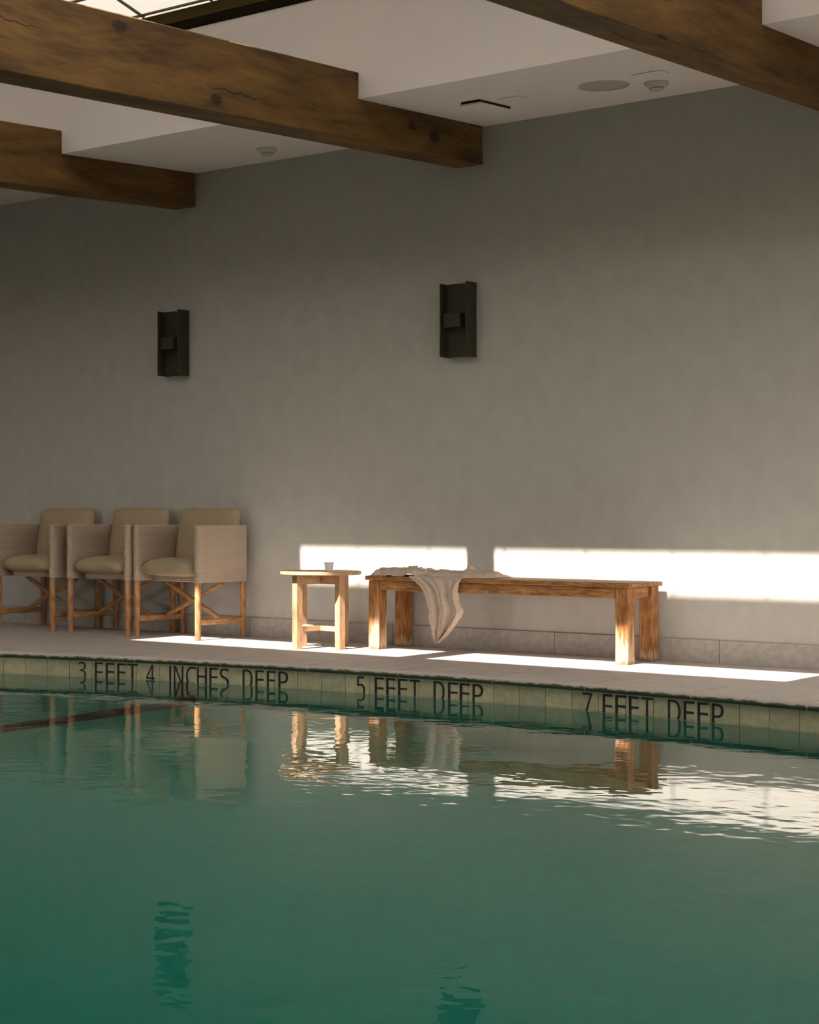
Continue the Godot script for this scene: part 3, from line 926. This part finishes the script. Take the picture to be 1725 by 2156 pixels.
func build_towel() -> void:
	var st := st_new()
	var nz := noise(21, 1.0, 2)
	# the heap on the seat
	var rows := []
	var nu := 120
	var nv := 44
	for i in nu + 1:
		var u := float(i) / nu
		var row := []
		for j in nv + 1:
			var v := float(j) / nv
			var x := lerpf(-6.155, -5.345, u)
			var z := lerpf(0.045, 0.372, v)
			var wob := nz.get_noise_2d(u * 6.0, v * 2.0)
			x += 0.02 * nz.get_noise_2d(v * 5.0, 3.0) * sin(u * PI)
			z += 0.018 * nz.get_noise_2d(u * 7.0, 9.0)
			var ex := smoothstep(0.0, 0.05, u) * smoothstep(0.0, 0.06, 1.0 - u)
			var ez := smoothstep(0.0, 0.12, v) * smoothstep(0.0, 0.10, 1.0 - v)
			var bulk := 0.040 - 0.016 * smoothstep(0.6, 1.0, u) + 0.006 * sin(u * 9.0)
			var fold := 0.007 + nz.get_noise_2d(u * 6.5 + wob * 1.2, v * 2.4) * 0.020 + nz.get_noise_2d(u * 10.0 + 5.0, v * 3.5 + wob) * 0.006
			var y := (bulk * 0.75 + fold) * ex * ez
			y += 0.045 * exp(-pow((x + 5.60) / 0.016, 2) - pow((z - 0.12) / 0.05, 2)) + 0.02 * exp(-pow((x + 6.0) / 0.05, 2) - pow((z - 0.15) / 0.05, 2))
			var lip := smoothstep(0.80, 1.0, v) * maxf(0.0, nz.get_noise_2d(u * 5.0 + 2.0, 20.0)) * 0.030
			row.append(Vector3(x, 0.4305 + y * 0.85 + lip * ex, z))
		rows.append(row)
	add_grid(st, rows, [], false, false)
	# the part that hangs over the front edge and tapers to a corner
	var left := [[0.0, -5.875, 0.44], [0.08, -5.84, 0.428], [0.22, -5.745, 0.366], [0.42, -5.700, 0.285], [0.62, -5.690, 0.205], [0.82, -5.676, 0.125], [1.0, -5.652, 0.058]]
	var right := [[0.0, -5.455, 0.44], [0.08, -5.475, 0.428], [0.22, -5.510, 0.366], [0.42, -5.505, 0.30], [0.55, -5.478, 0.240], [0.72, -5.510, 0.186], [0.87, -5.555, 0.132], [1.0, -5.636, 0.060]]
	for side in 2:
		rows = []
		for i in 61:
			var t := i / 60.0
			var a := curve_at(left, t)
			var b := curve_at(right, t)
			var row := []
			for j in 61:
				var s := j / 60.0
				var p := a.lerp(b, s)
				var open := smoothstep(0.0, 0.35, t)
				var fold := (0.012 * sin(s * 15.0 + 0.6 + 1.2 * t) + 0.006 * sin(s * 33.0 + 2.0 + 3.0 * t)) * open * (1.0 - 0.25 * t)
				fold += 0.006 * nz.get_noise_2d(s * 6.0, t * 5.0)
				var z := 0.394 + 0.004 * open + fold - 0.018 * s * open
				if t < 0.1: z = lerpf(0.335, z, smoothstep(0.0, 0.1, t))
				var y := p.y + 0.006 * nz.get_noise_2d(s * 14.0, 4.0) * t
				if t < 0.08: y = maxf(minf(y, 0.444), 0.434)
				row.append(Vector3(p.x + 0.004 * nz.get_noise_2d(t * 16.0, s * 2.0 + 8.0), y, z - 0.0022 * side))
			rows.append(row)
		add_grid(st, rows, [], false, side == 0)
	var o := put("towel", st.commit(), M.cloth)
	tag(o, "crumpled beige linen cloth heaped on the bench, one corner hanging down", "towel")

# ------------------------------------------------------------------ scene

func _ready() -> void:
	rng.seed = 1
	var cam := Camera3D.new()
	cam.name = "camera"
	cam.fov = 33.34
	cam.position = Vector3(0, 0.80, 8.21)
	cam.rotation.y = deg_to_rad(36.744)
	cam.near = 0.05
	cam.far = 200.0
	add_child(cam)
	cam.current = true
	var we := WorldEnvironment.new()
	we.name = "environment"
	var env := Environment.new()
	env.background_mode = Environment.BG_SKY
	var sm := ProceduralSkyMaterial.new()
	sm.sky_top_color = Color(0.93, 0.898, 0.865)
	sm.sky_horizon_color = Color(0.97, 0.935, 0.90)
	sm.ground_bottom_color = Color(0.42, 0.40, 0.34)
	sm.ground_horizon_color = Color(0.70, 0.66, 0.58)
	sm.sky_energy_multiplier = 2.2
	sm.ground_energy_multiplier = 1.2
	var sk := Sky.new()
	sk.sky_material = sm
	env.sky = sk
	env.tonemap_mode = Environment.TONE_MAPPER_LINEAR
	env.tonemap_exposure = 1.95
	env.sdfgi_enabled = true
	env.ssao_enabled = true
	env.ssil_enabled = true
	we.environment = env
	add_child(we)
	var sun := DirectionalLight3D.new()
	sun.name = "sun"
	sun.light_color = Color(1.0, 0.955, 0.925)
	sun.light_energy = 4.9
	sun.light_angular_distance = 0.53
	sun.shadow_enabled = true
	sun.sky_mode = DirectionalLight3D.SKY_MODE_LIGHT_ONLY
	sun.basis = Basis.looking_at(Vector3(0.038, -SUN_TAN, -1.0).normalized(), Vector3.UP)
	add_child(sun)

	make_materials()
	build_shell()
	build_deck()
	build_pool()
	build_roof()
	build_water()
	build_bench()
	build_side_table()
	build_chairs()
	build_towel()
	build_sconce(-5.735, "dark bronze wall lamp over the bench, unlit")
	build_sconce(-8.045, "dark bronze wall lamp over the armchairs, unlit")
	build_ceiling_fittings()
